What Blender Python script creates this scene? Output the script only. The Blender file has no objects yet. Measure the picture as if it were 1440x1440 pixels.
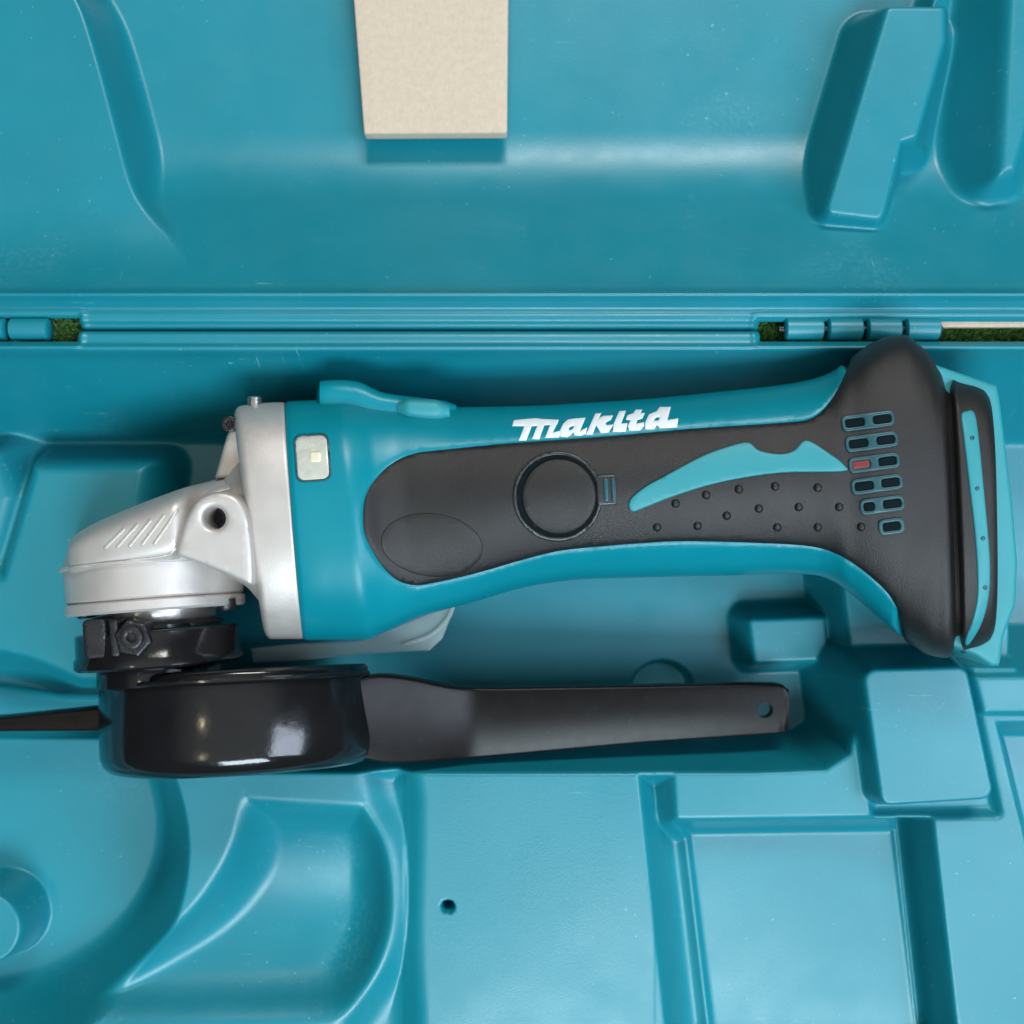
import bpy, bmesh, math, random
import numpy as np
from mathutils import Vector, kdtree
from mathutils.geometry import delaunay_2d_cdt
random.seed(4)
rng = np.random.default_rng(4)
SC = bpy.context.scene
COL = SC.collection
S = 0.00025          # metres per unit; one unit = one photograph pixel at the height of the case rim
H = 1600.0           # camera height above the rim, in units

# ------------------------------------------------------------------ camera, world, lamps
cam = bpy.data.cameras.new('camera'); camo = bpy.data.objects.new('camera', cam); COL.objects.link(camo)
camo.location = (0, 0, H * S)
cam.sensor_width = 36; cam.lens = 18 / (720.0 / H)
cam.clip_start = 0.01; cam.clip_end = 50
cam.dof.use_dof = True; cam.dof.focus_distance = (H - 95) * S; cam.dof.aperture_fstop = 9
SC.camera = camo
W = bpy.data.worlds.new('World'); SC.world = W; W.use_nodes = True
_n = W.node_tree.nodes; _l = W.node_tree.links; _bg = _n['Background']     # room: pale ceiling above, dimmer walls
_tc = _n.new('ShaderNodeTexCoord'); _sx = _n.new('ShaderNodeSeparateXYZ'); _l.new(_tc.outputs['Generated'], _sx.inputs[0])
_mr = _n.new('ShaderNodeMapRange'); _mr.interpolation_type = 'SMOOTHSTEP'; _l.new(_sx.outputs['Z'], _mr.inputs[0])
for _i, _v in enumerate((0.62, 1.0, 0.02, 0.46)): _mr.inputs[_i + 1].default_value = _v
_l.new(_mr.outputs[0], _bg.inputs[1]); _bg.inputs[0].default_value = (0.93, 1.0, 0.99, 1)
def area(name, loc, target, sx, sy, power, col):
    l = bpy.data.lights.new(name, 'AREA'); l.shape = 'RECTANGLE'; l.size = sx; l.size_y = sy
    l.energy = power; l.color = col
    o = bpy.data.objects.new(name, l); COL.objects.link(o); o.location = loc
    o.rotation_euler = (Vector(target) - Vector(loc)).to_track_quat('-Z', 'Y').to_euler()
    return o
area('key_fill_light', (0.5, 2.8, 2.6), (0, -0.02, 0), 1.5, 0.8, 76, (1.0, 0.98, 0.95))
area('key_fill_light', (0.25, -1.5, 2.0), (0.05, -0.2, 0), 1.3, 0.8, 56, (0.76, 0.92, 1.0))  # front fill panel, added to brighten and cool the lower tray
area('window_light', (0.95, -0.26, 1.15), (0, -0.05, 0), 0.66, 0.64, 12, (0.72, 0.83, 1.0))
area('warm_lamp', (-0.62, 0.10, 1.3), (0, 0, 0), 0.05, 0.05, 0.35, (1.0, 0.85, 0.55))
area('warm_lamp', (-0.62, -0.45, 1.3), (0, 0, 0), 0.05, 0.05, 0.35, (1.0, 0.85, 0.55))
SC.view_settings.view_transform = 'Standard'; SC.view_settings.look = 'None'
SC.view_settings.exposure = 0.18; SC.view_settings.gamma = 1

# ------------------------------------------------------------------ helpers
def U(p, z):
    """photograph pixel(s) -> unit coordinates (u right, v down) on the plane at height z"""
    p = np.asarray(p, float); z = np.asarray(z, float)
    if z.ndim and p.ndim > 1: z = z[..., None]
    return 720 + (p - 720) * (H - z) / H
def proj(u, v, z):
    f = H / (H - z)
    return 720 + (u - 720) * f, 720 + (v - 720) * f
def M3(u, v, z): return ((u - 720) * S, (720 - v) * S, z * S)
def tag(o, label=None, cat=None, group=None, kind=None):
    for k, x in (('label', label), ('category', cat), ('group', group), ('kind', kind)):
        if x: o[k] = x
    return o
def empty(name, loc, label, cat, group=None):
    o = bpy.data.objects.new(name, None); o.empty_display_size = 0.01; COL.objects.link(o)
    o.location = loc; tag(o, label, cat, group); return o
def link(name, me, mat=None, parent=None, label=None):
    o = bpy.data.objects.new(name, me); COL.objects.link(o)
    if mat: me.materials.append(mat)
    if parent is not None:
        o.parent = parent; o.matrix_parent_inverse = parent_inv(parent)
    if label: o['label'] = label
    return o
def parent_inv(p):
    from mathutils import Matrix
    return Matrix.Translation(p.location).inverted() if p.type == 'EMPTY' else Matrix.Identity(4)
def mesh(name, V, F, smooth=True, recalc=False):
    """V in units (u, v, z)"""
    V = np.asarray(V, float)
    P = np.column_stack([(V[:, 0] - 720) * S, (720 - V[:, 1]) * S, V[:, 2] * S])
    me = bpy.data.meshes.new(name); me.from_pydata(P.tolist(), [], [list(map(int, f)) for f in F])
    if recalc:
        b = bmesh.new(); b.from_mesh(me); bmesh.ops.recalc_face_normals(b, faces=b.faces[:]); b.to_mesh(me); b.free()
    if smooth: me.polygons.foreach_set('use_smooth', [True] * len(me.polygons))
    me.update(); return me
def autosmooth(me, ang=35):
    b = bmesh.new(); b.from_mesh(me)
    for e in b.edges:
        e.smooth = not (len(e.link_faces) == 2 and e.calc_face_angle(0) > math.radians(ang))
    for f in b.faces: f.smooth = True
    b.to_mesh(me); b.free()
def bevel(me, w, seg=3, ang=35):
    b = bmesh.new(); b.from_mesh(me)
    bmesh.ops.remove_doubles(b, verts=b.verts[:], dist=1e-7)
    bmesh.ops.recalc_face_normals(b, faces=b.faces[:])
    es = [e for e in b.edges if len(e.link_faces) == 2 and e.calc_face_angle(0) > math.radians(ang)]
    bmesh.ops.bevel(b, geom=es, offset=w * S, segments=seg, profile=0.5, affect='EDGES', clamp_overlap=True)
    b.to_mesh(me); b.free(); autosmooth(me)
def densify(P, step=5.0, closed=True):
    P = np.asarray(P, float); out = []
    n = len(P)
    for i in range(n if closed else n - 1):
        a, b = P[i], P[(i + 1) % n]; k = max(1, int(np.hypot(*(b - a)) / step))
        for j in range(k): out.append(a + (b - a) * j / k)
    if not closed: out.append(P[-1])
    return np.array(out)
def catmull(P, k=6, closed=True):
    P = np.asarray(P, float); n = len(P); out = []
    for i in range(n if closed else n - 1):
        g = (lambda j: P[j % n]) if closed else (lambda j: P[min(max(j, 0), n - 1)])
        p0, p1, p2, p3 = g(i - 1), g(i), g(i + 1), g(i + 2)
        for j in range(k):
            t = j / k
            out.append(0.5 * ((2 * p1) + (-p0 + p2) * t + (2 * p0 - 5 * p1 + 4 * p2 - p3) * t * t + (-p0 + 3 * p1 - 3 * p2 + p3) * t ** 3))
    if not closed: out.append(P[-1])
    return np.array(out)
def circle(c, r, n=32, ry=None, rot=0):
    t = np.linspace(0, 2 * math.pi, n, endpoint=False)
    x, y = r * np.cos(t), (ry or r) * np.sin(t); cr, sr = math.cos(rot), math.sin(rot)
    return np.column_stack([c[0] + x * cr - y * sr, c[1] + x * sr + y * cr])
def rrect(c, w, h, r, rot=0, n=4):
    pts = []
    for cx, cy, a0 in ((w/2-r, h/2-r, 0), (-w/2+r, h/2-r, 90), (-w/2+r, -h/2+r, 180), (w/2-r, -h/2+r, 270)):
        for i in range(n + 1):
            a = math.radians(a0 + 90 * i / n); pts.append((cx + r * math.cos(a), cy + r * math.sin(a)))
    p = np.array(pts); cr, sr = math.cos(rot), math.sin(rot)
    return np.column_stack([c[0] + p[:, 0] * cr - p[:, 1] * sr, c[1] + p[:, 0] * sr + p[:, 1] * cr])
def segdist(P, poly):
    """distance of points P (n,2) to closed polygon outline, and inside flag"""
    poly = np.asarray(poly, float); d = np.full(len(P), 1e18); ins = np.zeros(len(P), bool)
    for i in range(len(poly)):
        a, b = poly[i], poly[(i + 1) % len(poly)]; e = b - a; L = max(e @ e, 1e-12)
        t = np.clip(((P[:, 0] - a[0]) * e[0] + (P[:, 1] - a[1]) * e[1]) / L, 0, 1)
        dx = P[:, 0] - a[0] - t * e[0]; dy = P[:, 1] - a[1] - t * e[1]
        d = np.minimum(d, dx * dx + dy * dy)
        c = (a[1] > P[:, 1]) != (b[1] > P[:, 1])
        if c.any():
            xi = a[0] + (P[c, 1] - a[1]) / (b[1] - a[1]) * e[0]
            ins[c] ^= P[c, 0] < xi
    return np.sqrt(d), ins
def cdt(loops, holes=(), spacing=6.0, rings=(1.2, 3.0)):
    """triangulate the union of loops minus holes; returns points, triangles, distance to outline"""
    loops = [np.asarray(l, float) for l in loops]; holes = [np.asarray(h, float) for h in holes]
    allp = np.vstack(loops); mn, mx = allp.min(0), allp.max(0)
    gx, gy = np.meshgrid(np.arange(mn[0], mx[0], spacing), np.arange(mn[1], mx[1], spacing * .87))
    gx[::2] += spacing / 2
    G = np.column_stack([gx.ravel(), gy.ravel()]) + rng.uniform(-.05, .05, (gx.size, 2))
    keep = np.zeros(len(G), bool); dm = np.full(len(G), 1e9)
    for l in loops:
        d, i = segdist(G, l); keep |= i; dm = np.minimum(dm, d)
    for h in holes:
        d, i = segdist(G, h); keep &= ~i; dm = np.minimum(dm, d)
    G = G[keep & (dm > spacing * .45)]
    pts = [G]; edges = []; n = len(G)
    ringpts = []
    for l in loops + holes:
        k = len(l); edges += [(n + j, n + (j + 1) % k) for j in range(k)]; pts.append(l); n += k
        if rings:
            e = np.roll(l, -1, 0) - np.roll(l, 1, 0); e /= np.maximum(np.hypot(e[:, 0], e[:, 1]), 1e-9)[:, None]
            for r in rings:
                for sg in (1, -1): ringpts.append(l + sg * r * np.column_stack([-e[:, 1], e[:, 0]]))
    if ringpts:
        R = np.vstack(ringpts); keep = np.zeros(len(R), bool); dm = np.full(len(R), 1e9)
        for l in loops:
            d, i = segdist(R, l); keep |= i; dm = np.minimum(dm, d)
        for h in holes:
            d, i = segdist(R, h); keep &= ~i; dm = np.minimum(dm, d)
        pts.append(R[keep & (dm > min(rings) * .85)])
    P = np.vstack(pts)
    vo, eo, fo, *_ = delaunay_2d_cdt([Vector(p) for p in P], edges, [], 0, 1e-5)
    VP = np.array([tuple(v) for v in vo]); F = np.array([f for f in fo if len(f) == 3])
    C = VP[F].mean(1); keep = np.zeros(len(F), bool)
    for l in loops: keep |= segdist(C, l)[1]
    for h in holes: keep &= ~segdist(C, h)[1]
    F = F[keep]; used = np.unique(F); mp = np.full(len(VP), -1); mp[used] = np.arange(len(used))
    VP = VP[used]; F = mp[F]; dm = np.full(len(VP), 1e9)
    cnt = {}
    for f in F:
        for a, b in ((f[0], f[1]), (f[1], f[2]), (f[2], f[0])):
            k = (min(a, b), max(a, b)); cnt[k] = cnt.get(k, []) + [(a, b)]
    border = [v[0] for v in cnt.values() if len(v) == 1]
    for a, b in border: pass
    ba = np.array(border)
    A, B = VP[ba[:, 0]], VP[ba[:, 1]]
    for i in range(len(ba)):
        e = B[i] - A[i]; L = max(e @ e, 1e-12)
        t = np.clip((VP - A[i]) @ e / L, 0, 1); q = VP - A[i] - t[:, None] * e
        dm = np.minimum(dm, (q ** 2).sum(1))
    return VP, F, np.sqrt(dm), border
def prism(name, outline, ztop, zbot, mat, parent, holes=(), r=4.0, spacing=12, world=False, label=None, ztopfn=None, bottom=True, side_mat=None):
    """solid with a flat (or shaped) top, rounded upper edge and upright sides; outline traced at the top's height"""
    tr = (lambda p: np.asarray(p, float)) if world else (lambda p: U(p, ztop))
    VP, F, D, border = cdt([tr(densify(outline, 6))], [tr(densify(h, 4)) for h in holes], spacing, rings=(r * .12, r * .45, r) if r > 0 else ())
    z = np.full(len(VP), float(ztop)) if ztopfn is None else ztopfn(VP)
    if r > 0:
        q = np.clip(D / r, 0, 1); z = z - r * (1 - np.sqrt(np.clip(1 - (1 - q) ** 2, 0, 1)))
    V = [tuple(p) + (zz,) for p, zz in zip(VP, z)]; Fs = [tuple(f) for f in F]; low = {}
    for a, b in border:
        for k in (a, b):
            if k not in low: low[k] = len(V); V.append((VP[k][0], VP[k][1], zbot))
        Fs.append((b, a, low[a], low[b]))
    if bottom:
        Fs += [tuple(low_or for low_or in ()) for _ in ()]
        nb = len(V); V += [tuple(p) + (zbot,) for p in VP]; Fs += [(f[2] + nb, f[1] + nb, f[0] + nb) for f in F]
    me = mesh(name, V, Fs, recalc=False)
    b = bmesh.new(); b.from_mesh(me); bmesh.ops.remove_doubles(b, verts=b.verts[:], dist=1e-8)
    bmesh.ops.recalc_face_normals(b, faces=b.faces[:]); b.to_mesh(me); b.free()
    autosmooth(me, 50); return link(name, me, mat, parent, label)
def revolve(name, c, zc, tilt, prof, mat, parent, a0=0, a1=360, n=96, label=None, beta=0.0):
    """solid of revolution about an axis lying in the image plane; c: photo pixel of the axis point at height zc,
    tilt: rotation (rad) of the axis from image-down, prof: (t along axis, radius)"""
    c = U(c, zc); d = np.array([-math.sin(tilt), math.cos(tilt)]); e = np.array([math.cos(tilt), math.sin(tilt)])
    full = (a1 - a0) >= 360; k = n if full else n + 1
    V = []; F = []
    for t, r in prof:
        for i in range(k):
            a = math.radians(a0 + (a1 - a0) * i / n)
            p = c + d * (t * math.cos(beta) - r * math.sin(a) * math.sin(beta)) + e * r * math.cos(a); V.append((p[0], p[1], zc + r * math.sin(a) * math.cos(beta) + t * math.sin(beta)))
    for j in range(len(prof) - 1):
        for i in range(n):
            a = j * k + i; b = j * k + (i + 1) % k; F.append((a, b, b + k, a + k))
    me = mesh(name, V, F, recalc=True)
    b = bmesh.new(); b.from_mesh(me); bmesh.ops.remove_doubles(b, verts=b.verts[:], dist=1e-7); b.to_mesh(me); b.free()
    autosmooth(me, 40); return link(name, me, mat, parent, label)
def tube(name, c, zb, zt, r, mat, parent, n=24, rb=2.0, inner=None, label=None):
    """upright round pin / screw head at photo pixel c (traced at its top), optional socket"""
    cc = U(c, zt); prof = [(0.01, zt), (r - rb, zt), (r - rb * .3, zt - rb * .3), (r, zt - rb), (r, zb)]
    if inner: prof = [(0.01, zt - inner * .9), (inner * .95, zt - inner * .9), (inner, zt - .6), (inner + .6, zt)] + prof[1:]
    V = []; F = []
    for rr, z in prof:
        for i in range(n):
            a = 2 * math.pi * i / n
            q = 1.0
            if inner and rr <= inner + .01: q = 1 - .10 * (1 - abs(math.cos(3 * a)))
            V.append((cc[0] + rr * q * math.cos(a), cc[1] + rr * q * math.sin(a), z))
    for j in range(len(prof) - 1):
        for i in range(n): F.append((j*n+i, j*n+(i+1) % n, (j+1)*n+(i+1) % n, (j+1)*n+i))
    me = mesh(name, V, F, recalc=True); autosmooth(me, 40); return link(name, me, mat, parent, label)

# ------------------------------------------------------------------ materials
def mat(name, col, rough=0.4, metal=0.0, spec=0.5, noise=0.0, nscale=60, bump=0.0, bscale=900, rvar=0.0, col2=None,
        scratch=0.0, coat=0.0, sss=0.0, alpha=1.0, trans=0.0, detail=4, spots=0.0, spotcol=(.5, .6, .65)):
    m = bpy.data.materials.new(name); m.use_nodes = True; nt = m.node_tree; N = nt.nodes; L = nt.links
    b = N['Principled BSDF']; tc = N.new('ShaderNodeTexCoord'); src = tc.outputs['Object']
    def nz(scale, det=4, rg=.55, stretch=None):
        n = N.new('ShaderNodeTexNoise'); n.inputs['Scale'].default_value = scale; n.inputs['Detail'].default_value = det
        n.inputs['Roughness'].default_value = rg
        if stretch:
            mp = N.new('ShaderNodeMapping'); mp.inputs['Scale'].default_value = stretch[:3]; mp.inputs['Rotation'].default_value = (0, 0, stretch[3])
            L.new(src, mp.inputs[0]); L.new(mp.outputs[0], n.inputs['Vector'])
        else: L.new(src, n.inputs['Vector'])
        return n.outputs['Fac']
    def mr(x, a, bb, c, d):
        n = N.new('ShaderNodeMapRange'); L.new(x, n.inputs[0])
        for i, v in enumerate((a, bb, c, d)): n.inputs[i + 1].default_value = v
        return n.outputs[0]
    def mix(f, c1, c2):
        n = N.new('ShaderNodeMix'); n.data_type = 'RGBA'; L.new(f, n.inputs[0])
        for i, c in ((6, c1), (7, c2)):
            if isinstance(c, tuple): n.inputs[i].default_value = c + (1,)
            else: L.new(c, n.inputs[i])
        return n.outputs[2]
    c2 = col2 or tuple(min(1, x * (1 + noise)) for x in col)
    c1 = tuple(x * (1 - noise) for x in col)
    out = mix(mr(nz(nscale, detail), .3, .7, 0, 1), c1, c2)
    rr = mr(nz(nscale * 1.7 + 11), .3, .7, max(.02, rough - rvar), rough + rvar)
    if scratch > 0:
        a = mr(nz(38, 5, .7, (1, 14, 1, .5)), .66, .72, 0, 1); c = mr(nz(45, 5, .7, (12, 1, 1, .3)), .67, .73, 0, 1)
        d = mr(nz(9, 3), .48, .62, 0, 1)
        mm = N.new('ShaderNodeMath'); mm.operation = 'MAXIMUM'; L.new(a, mm.inputs[0]); L.new(c, mm.inputs[1])
        m2 = N.new('ShaderNodeMath'); m2.operation = 'MULTIPLY'; L.new(mm.outputs[0], m2.inputs[0]); L.new(d, m2.inputs[1])
        m3 = N.new('ShaderNodeMath'); m3.operation = 'MULTIPLY'; L.new(m2.outputs[0], m3.inputs[0]); m3.inputs[1].default_value = scratch
        out = mix(m3.outputs[0], out, spotcol)
        sp = mr(nz(520, 2), .72, .76, 0, spots); sp2 = mr(nz(14, 2), .42, .6, .15, 1)
        m4 = N.new('ShaderNodeMath'); m4.operation = 'MULTIPLY'; L.new(sp, m4.inputs[0]); L.new(sp2, m4.inputs[1])
        out = mix(m4.outputs[0], out, spotcol)
        big = mr(nz(17, 2, .5), .60, .72, 0, 1); fine = mr(nz(520, 5, .75), .46, .62, 0, .09)
        m5 = N.new('ShaderNodeMath'); m5.operation = 'MULTIPLY'; L.new(big, m5.inputs[0]); L.new(fine, m5.inputs[1])
        out = mix(m5.outputs[0], out, spotcol)
    L.new(out, b.inputs['Base Color']); L.new(rr, b.inputs['Roughness'])
    b.inputs['Metallic'].default_value = metal; b.inputs['Specular IOR Level'].default_value = spec
    b.inputs['Coat Weight'].default_value = coat; b.inputs['Coat Roughness'].default_value = .08
    if sss: b.inputs['Subsurface Weight'].default_value = sss; b.inputs['Subsurface Scale'].default_value = .004; b.inputs['Subsurface Radius'].default_value = (.3, .8, 1)
    b.inputs['Alpha'].default_value = alpha; b.inputs['Transmission Weight'].default_value = trans
    if bump:
        bn = N.new('ShaderNodeBump'); bn.inputs['Strength'].default_value = bump; bn.inputs['Distance'].default_value = .0006
        L.new(nz(bscale, 3), bn.inputs['Height']); L.new(bn.outputs[0], b.inputs['Normal'])
    return m
CASE = mat('case_plastic', (0.004, 0.188, 0.242), .37, noise=.05, nscale=22, bump=.10, bscale=1500, rvar=.06, scratch=.45, spots=.6, spotcol=(.26, .52, .60), spec=.55)
TEAL = mat('teal_plastic', (0.001, 0.20, 0.255), .30, spec=.32, noise=.04, nscale=40, bump=.12, bscale=2600, rvar=.03)
TEALS = mat('soft_teal_rubber', (0.018, 0.24, 0.275), .5, noise=.03, nscale=50, bump=.15, bscale=2500)
TEALD = mat('dark_teal_plastic', (0.008, 0.065, 0.08), .40, noise=.05)
RUB = mat('black_rubber', (0.011, 0.010, 0.010), .40, noise=.08, nscale=45, bump=.32, bscale=3200, rvar=.05, spec=.40)
RUBS = mat('smooth_black_plastic', (0.020, 0.020, 0.022), .36, noise=.15, nscale=150, bump=.10, bscale=1200, rvar=.05)
ALU = mat('cast_aluminium', (0.54, 0.50, 0.47), .46, metal=.5, noise=.04, nscale=90, bump=.10, bscale=1800, rvar=.07)
ALUD = mat('machined_aluminium', (0.48, 0.46, 0.44), .30, metal=.9, noise=.06, nscale=60, bump=.1, bscale=1200)
BLK = mat('gloss_black_paint', (0.008, 0.008, 0.009), .15, noise=.2, nscale=60, bump=.10, bscale=300, rvar=.05, coat=.15, spec=.5)
STEEL = mat('black_oxide_steel', (0.030, 0.030, 0.034), .30, metal=.55, noise=.25, nscale=120, bump=.3, bscale=1500, rvar=.08)
WR = mat('blackened_wrench_steel', (0.006, 0.005, 0.005), .26, metal=0, noise=.06, nscale=110, bump=.05, bscale=1600, rvar=.02, spec=.15)
CLEAR = mat('frosted_plastic', (0.34, 0.42, 0.41), .34, alpha=.38, bump=.1, bscale=700, spec=.7)
BOARD = mat('fibreboard', (0.52, 0.42, 0.325), .9, noise=.06, nscale=420, bump=.55, bscale=760, detail=8, spec=.15)
WHITE = mat('white_print', (0.80, 0.84, 0.86), .35)
DARK = mat('dark_fill', (0.003, 0.008, 0.010), .8, spec=.08)  # near-black colour standing in for shade inside the vent slots
RED = mat('red_plastic', (0.16, 0.025, 0.025), .4)
GREEN = mat('green_turf', (0.11, 0.25, 0.07), .9, noise=.5, nscale=700, bump=1, bscale=900, col2=(.24, .46, .13), spec=.2)
LENS = mat('lamp_lens', (0.50, 0.50, 0.43), .22, noise=.12, nscale=200, bump=.4, bscale=700, coat=.6)
LED = mat('lamp_element', (0.70, 0.64, 0.48), .3)

# ------------------------------------------------------------------ ground under the case
g = mesh('ground', [(-3500, -3500, -266), (5000, -3500, -266), (5000, 5000, -266), (-3500, 5000, -266)], [(0, 3, 2, 1)], False, recalc=True)
tag(link('ground', g, GREEN), kind='structure')
V = []; F = []
for x0, x1 in ((40, 130), (1050, 1110), (1300, 1560)):
    for _ in range(int((x1 - x0) * 32)):
        u = random.uniform(x0, x1); v = random.uniform(447, 479); u, v = U((u, v), -30)
        a = random.uniform(0, 6.28); h = random.uniform(6, 15); lx, ly = random.uniform(-8, 8), random.uniform(-8, 8)
        k = len(V); w = 1.6
        V += [(u - w * math.cos(a), v - w * math.sin(a), -37), (u + w * math.cos(a), v + w * math.sin(a), -37), (u + lx * .6, v + ly * .6, -35 + h)]
        F.append((k, k + 1, k + 2))
k = len(V); V += [(-410, 446, -36), (1870, 446, -36), (1870, 480, -36), (-410, 480, -36), (-410, 442, -264), (1870, 442, -264), (1870, 484, -264), (-410, 484, -264)]
F += [(k, k + 3, k + 2, k + 1), (k, k + 1, k + 5, k + 4), (k + 3, k + 7, k + 6, k + 2)]
tag(link('turf', mesh('turf', V, F, False), GREEN), 'green turf seen through the hinge openings of the case', 'turf', kind='stuff')
prism('paper_strip', [(1318, 447), (1560, 447), (1560, 459), (1318, 460)], -16, -34, BOARD, None, r=1)
tag(bpy.data.objects['paper_strip'], 'thin beige strip on the green turf behind the right hinge opening', 'strip')

# ------------------------------------------------------------------ the case as two moulded shells
def smax(a, b, k): return np.maximum(a, b) + 0.25 * np.maximum(k - np.abs(a - b), 0) ** 2 / k
def smin(a, b, k): return np.minimum(a, b) - 0.25 * np.maximum(k - np.abs(a - b), 0) ** 2 / k
def axis(segs):
    out = []
    for a, b, s in segs: out += list(np.arange(a, b, s))
    return np.array(out)
GU = axis([(-420, -80, 12), (-80, 1530, 2.5), (1530, 1880, 12)])
def grid(vs):
    uu, vv = np.meshgrid(GU, vs); return uu, vv, np.column_stack([uu.ravel(), vv.ravel()])
def sdf(P, shape, poly, z):
    d, i = segdist(P, U(poly, z)); return np.where(i, -d, d).reshape(shape)
def shrink(poly, r):
    poly = densify(poly, 1e9); n = len(poly); a = 0.5 * sum(poly[i][0] * poly[(i+1) % n][1] - poly[(i+1) % n][0] * poly[i][1] for i in range(n))
    sg = 1 if a > 0 else -1; out = []
    for i in range(n):
        e1 = poly[i] - poly[i-1]; e2 = poly[(i+1) % n] - poly[i]; e1 = e1 / np.hypot(*e1); e2 = e2 / np.hypot(*e2)
        n1 = sg * np.array([-e1[1], e1[0]]); n2 = sg * np.array([-e2[1], e2[0]])
        out.append(poly[i] + r * (n1 + n2) / max(.35, 1 + n1 @ n2))
    return np.array(out)
def raise_(Z, P, poly, zt, slope=4.0, k=8, k2=8, rnd=0):
    s = sdf(P, Z.shape, shrink(poly, rnd) if rnd else poly, zt) - rnd; return smax(Z, smin(np.full_like(Z, zt), zt - s * slope, k), k2)
def recess(Z, P, poly, zb, zref, slope=4.0, k=8, k2=8, rnd=0):
    s = sdf(P, Z.shape, shrink(poly, rnd) if rnd else poly, zref) - rnd; w = zref + s * slope
    w = np.where(s > 0, w + 300 * (s > 40), w)
    return smin(Z, smax(np.full_like(Z, zb), w, k), k2)
def shell(name, uu, vv, Z, cut, parent, skirt_out=-258, skirt_in=-18):
    ny, nx = Z.shape; idx = np.arange(ny * nx).reshape(ny, nx)
    cu = (uu[:-1, :-1] + uu[1:, 1:]) / 2; cv = (vv[:-1, :-1] + vv[1:, 1:]) / 2
    keep = np.ones(cu.shape, bool)
    for (a, b, c, d) in cut: keep &= ~((cu > a) & (cu < b) & (cv > c) & (cv < d))
    V = np.column_stack([uu.ravel(), vv.ravel(), Z.ravel()])
    q = np.stack([idx[:-1, :-1], idx[1:, :-1], idx[1:, 1:], idx[:-1, 1:]], -1)
    F = q[keep].tolist(); V = V.tolist()
    K = np.pad(keep, 1)
    def wall(a, b, outer):
        zz = skirt_out if outer else skirt_in; n = len(V)
        V.extend([V[a], V[b], V[b][:2] + [min(zz, V[b][2] - 2)], V[a][:2] + [min(zz, V[a][2] - 2)]]); F.append([n + 3, n + 2, n + 1, n])
    for j, i in np.argwhere(keep):
        for dj, di, a, b in ((-1, 0, idx[j, i + 1], idx[j, i]), (1, 0, idx[j + 1, i], idx[j + 1, i + 1]),
                             (0, -1, idx[j, i], idx[j + 1, i]), (0, 1, idx[j + 1, i + 1], idx[j, i + 1])):
            if not K[j + 1 + dj, i + 1 + di]:
                jj, ii = j + dj, i + di
                wall(a, b, jj < 0 or ii < 0 or jj >= keep.shape[0] or ii >= keep.shape[1])
    me = mesh(name, V, F); return link(name, me, CASE, parent)
case = empty('tool_case', (0, 0, -262 * S), 'open teal blow-moulded plastic tool case holding the angle grinder, lid folded back at the top', 'tool case')
BIG = 900
# --- lower shell
vs = axis([(464.5, 1530, 2.5), (1530, 1900, 12)])
uu, vv, P = grid(vs)
Z = np.full(uu.shape, -62.0)
# main pocket across the case
Z = recess(Z, P, [(-BIG, 503), (1700, 503), (1700, 940), (1204, 938), (1206, 1005), (1196, 1060), (1160, 1083), (1060, 1087), (-BIG, 1087)], -220, -62, 5.5, 18, 10)
# block at the left
Z = raise_(Z, P, [(46, 655), (205, 655), (196, 700), (178, 960), (60, 960), (-60, 940), (-BIG, 930), (-BIG, 820), (0, 810)], -120, 2.6, 34, 16)
Z = raise_(Z, P, [(-BIG, 640), (-10, 640), (10, 700), (-14, 790), (-BIG, 800)], -142, 1.5, 20, 30)
# round pocket for spare discs, lower left, with its hub well
t = np.linspace(0, 2 * math.pi, 90, endpoint=False)
disc = np.column_stack([-93 + 358 * np.cos(t), 1196 + 312 * np.sin(t)])
s = sdf(P, Z.shape, disc, -62)
left = 1 / (1 + np.exp((uu - 340) / 6))
Zd = smin(Z, smax(np.full_like(Z, -196.0), np.where(s < 0, -62 + s * 1.75, -62 + s * 6), 24), 10)
Z = np.where((vv > 860) & (uu < 300), Zd, Z)
Z = raise_(Z, P, circle((-22, 1306), 50, 60), -116, 6, 10, 7)
# support under the tool, out of sight
Z = raise_(Z, P, [(560, 660), (640, 660), (640, 800), (560, 800)], -150, 3, 10, 10)
# finger well, boss and shelf in the pocket
Z = recess(Z, P, circle((931, 975), 47, 40), -256, -220, 5, 10, 5)
Z = raise_(Z, P, [(1052, 870), (1162, 866), (1166, 930), (1060, 934)], -158, 3.2, 16, 18, 6)
Z = raise_(Z, P, [(1184, 800), (1420, 800), (1420, 938), (1198, 938)], -112, 3.4, 14, 10)
Z = recess(Z, P, [(1400, 500), (1700, 500), (1700, 930), (1425, 930)], -215, -100, 3, 12, 10)
# deck of the lower half
deck = vv > 1060
saddle = [(345, 1118), (356, 1122), (494, 1134), (512, 1138), (540, 1195), (548, 1280), (534, 1345), (503, 1400), (455, 1432), (300, 1440), (90, 1440), (110, 1400), (190, 1345), (262, 1290), (305, 1235), (332, 1180)]
saddle = catmull(saddle, 5)
s = sdf(P, Z.shape, saddle, -62)
yc = 1298.0; cyl = -62 - 78 * np.clip(1 - ((vv - yc - 8) / 168.0) ** 2, 0, 1) ** .8
Z = np.where(deck, smin(Z, smax(cyl, -62 + s * 2.0 + 4, 60), 24), Z)
crease = [(326, 1092), (346, 1092), (338, 1180), (312, 1245), (322, 1170)]
g1 = [(516, 1084), (583, 1086), (583, 1300), (578, 1520), (440, 1520), (505, 1415), (546, 1350), (562, 1282), (554, 1198), (522, 1136)]
Z = np.where(deck, recess(Z, P, catmull(g1, 4), -92, -62, 1.1, 26, 18), Z)
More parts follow.
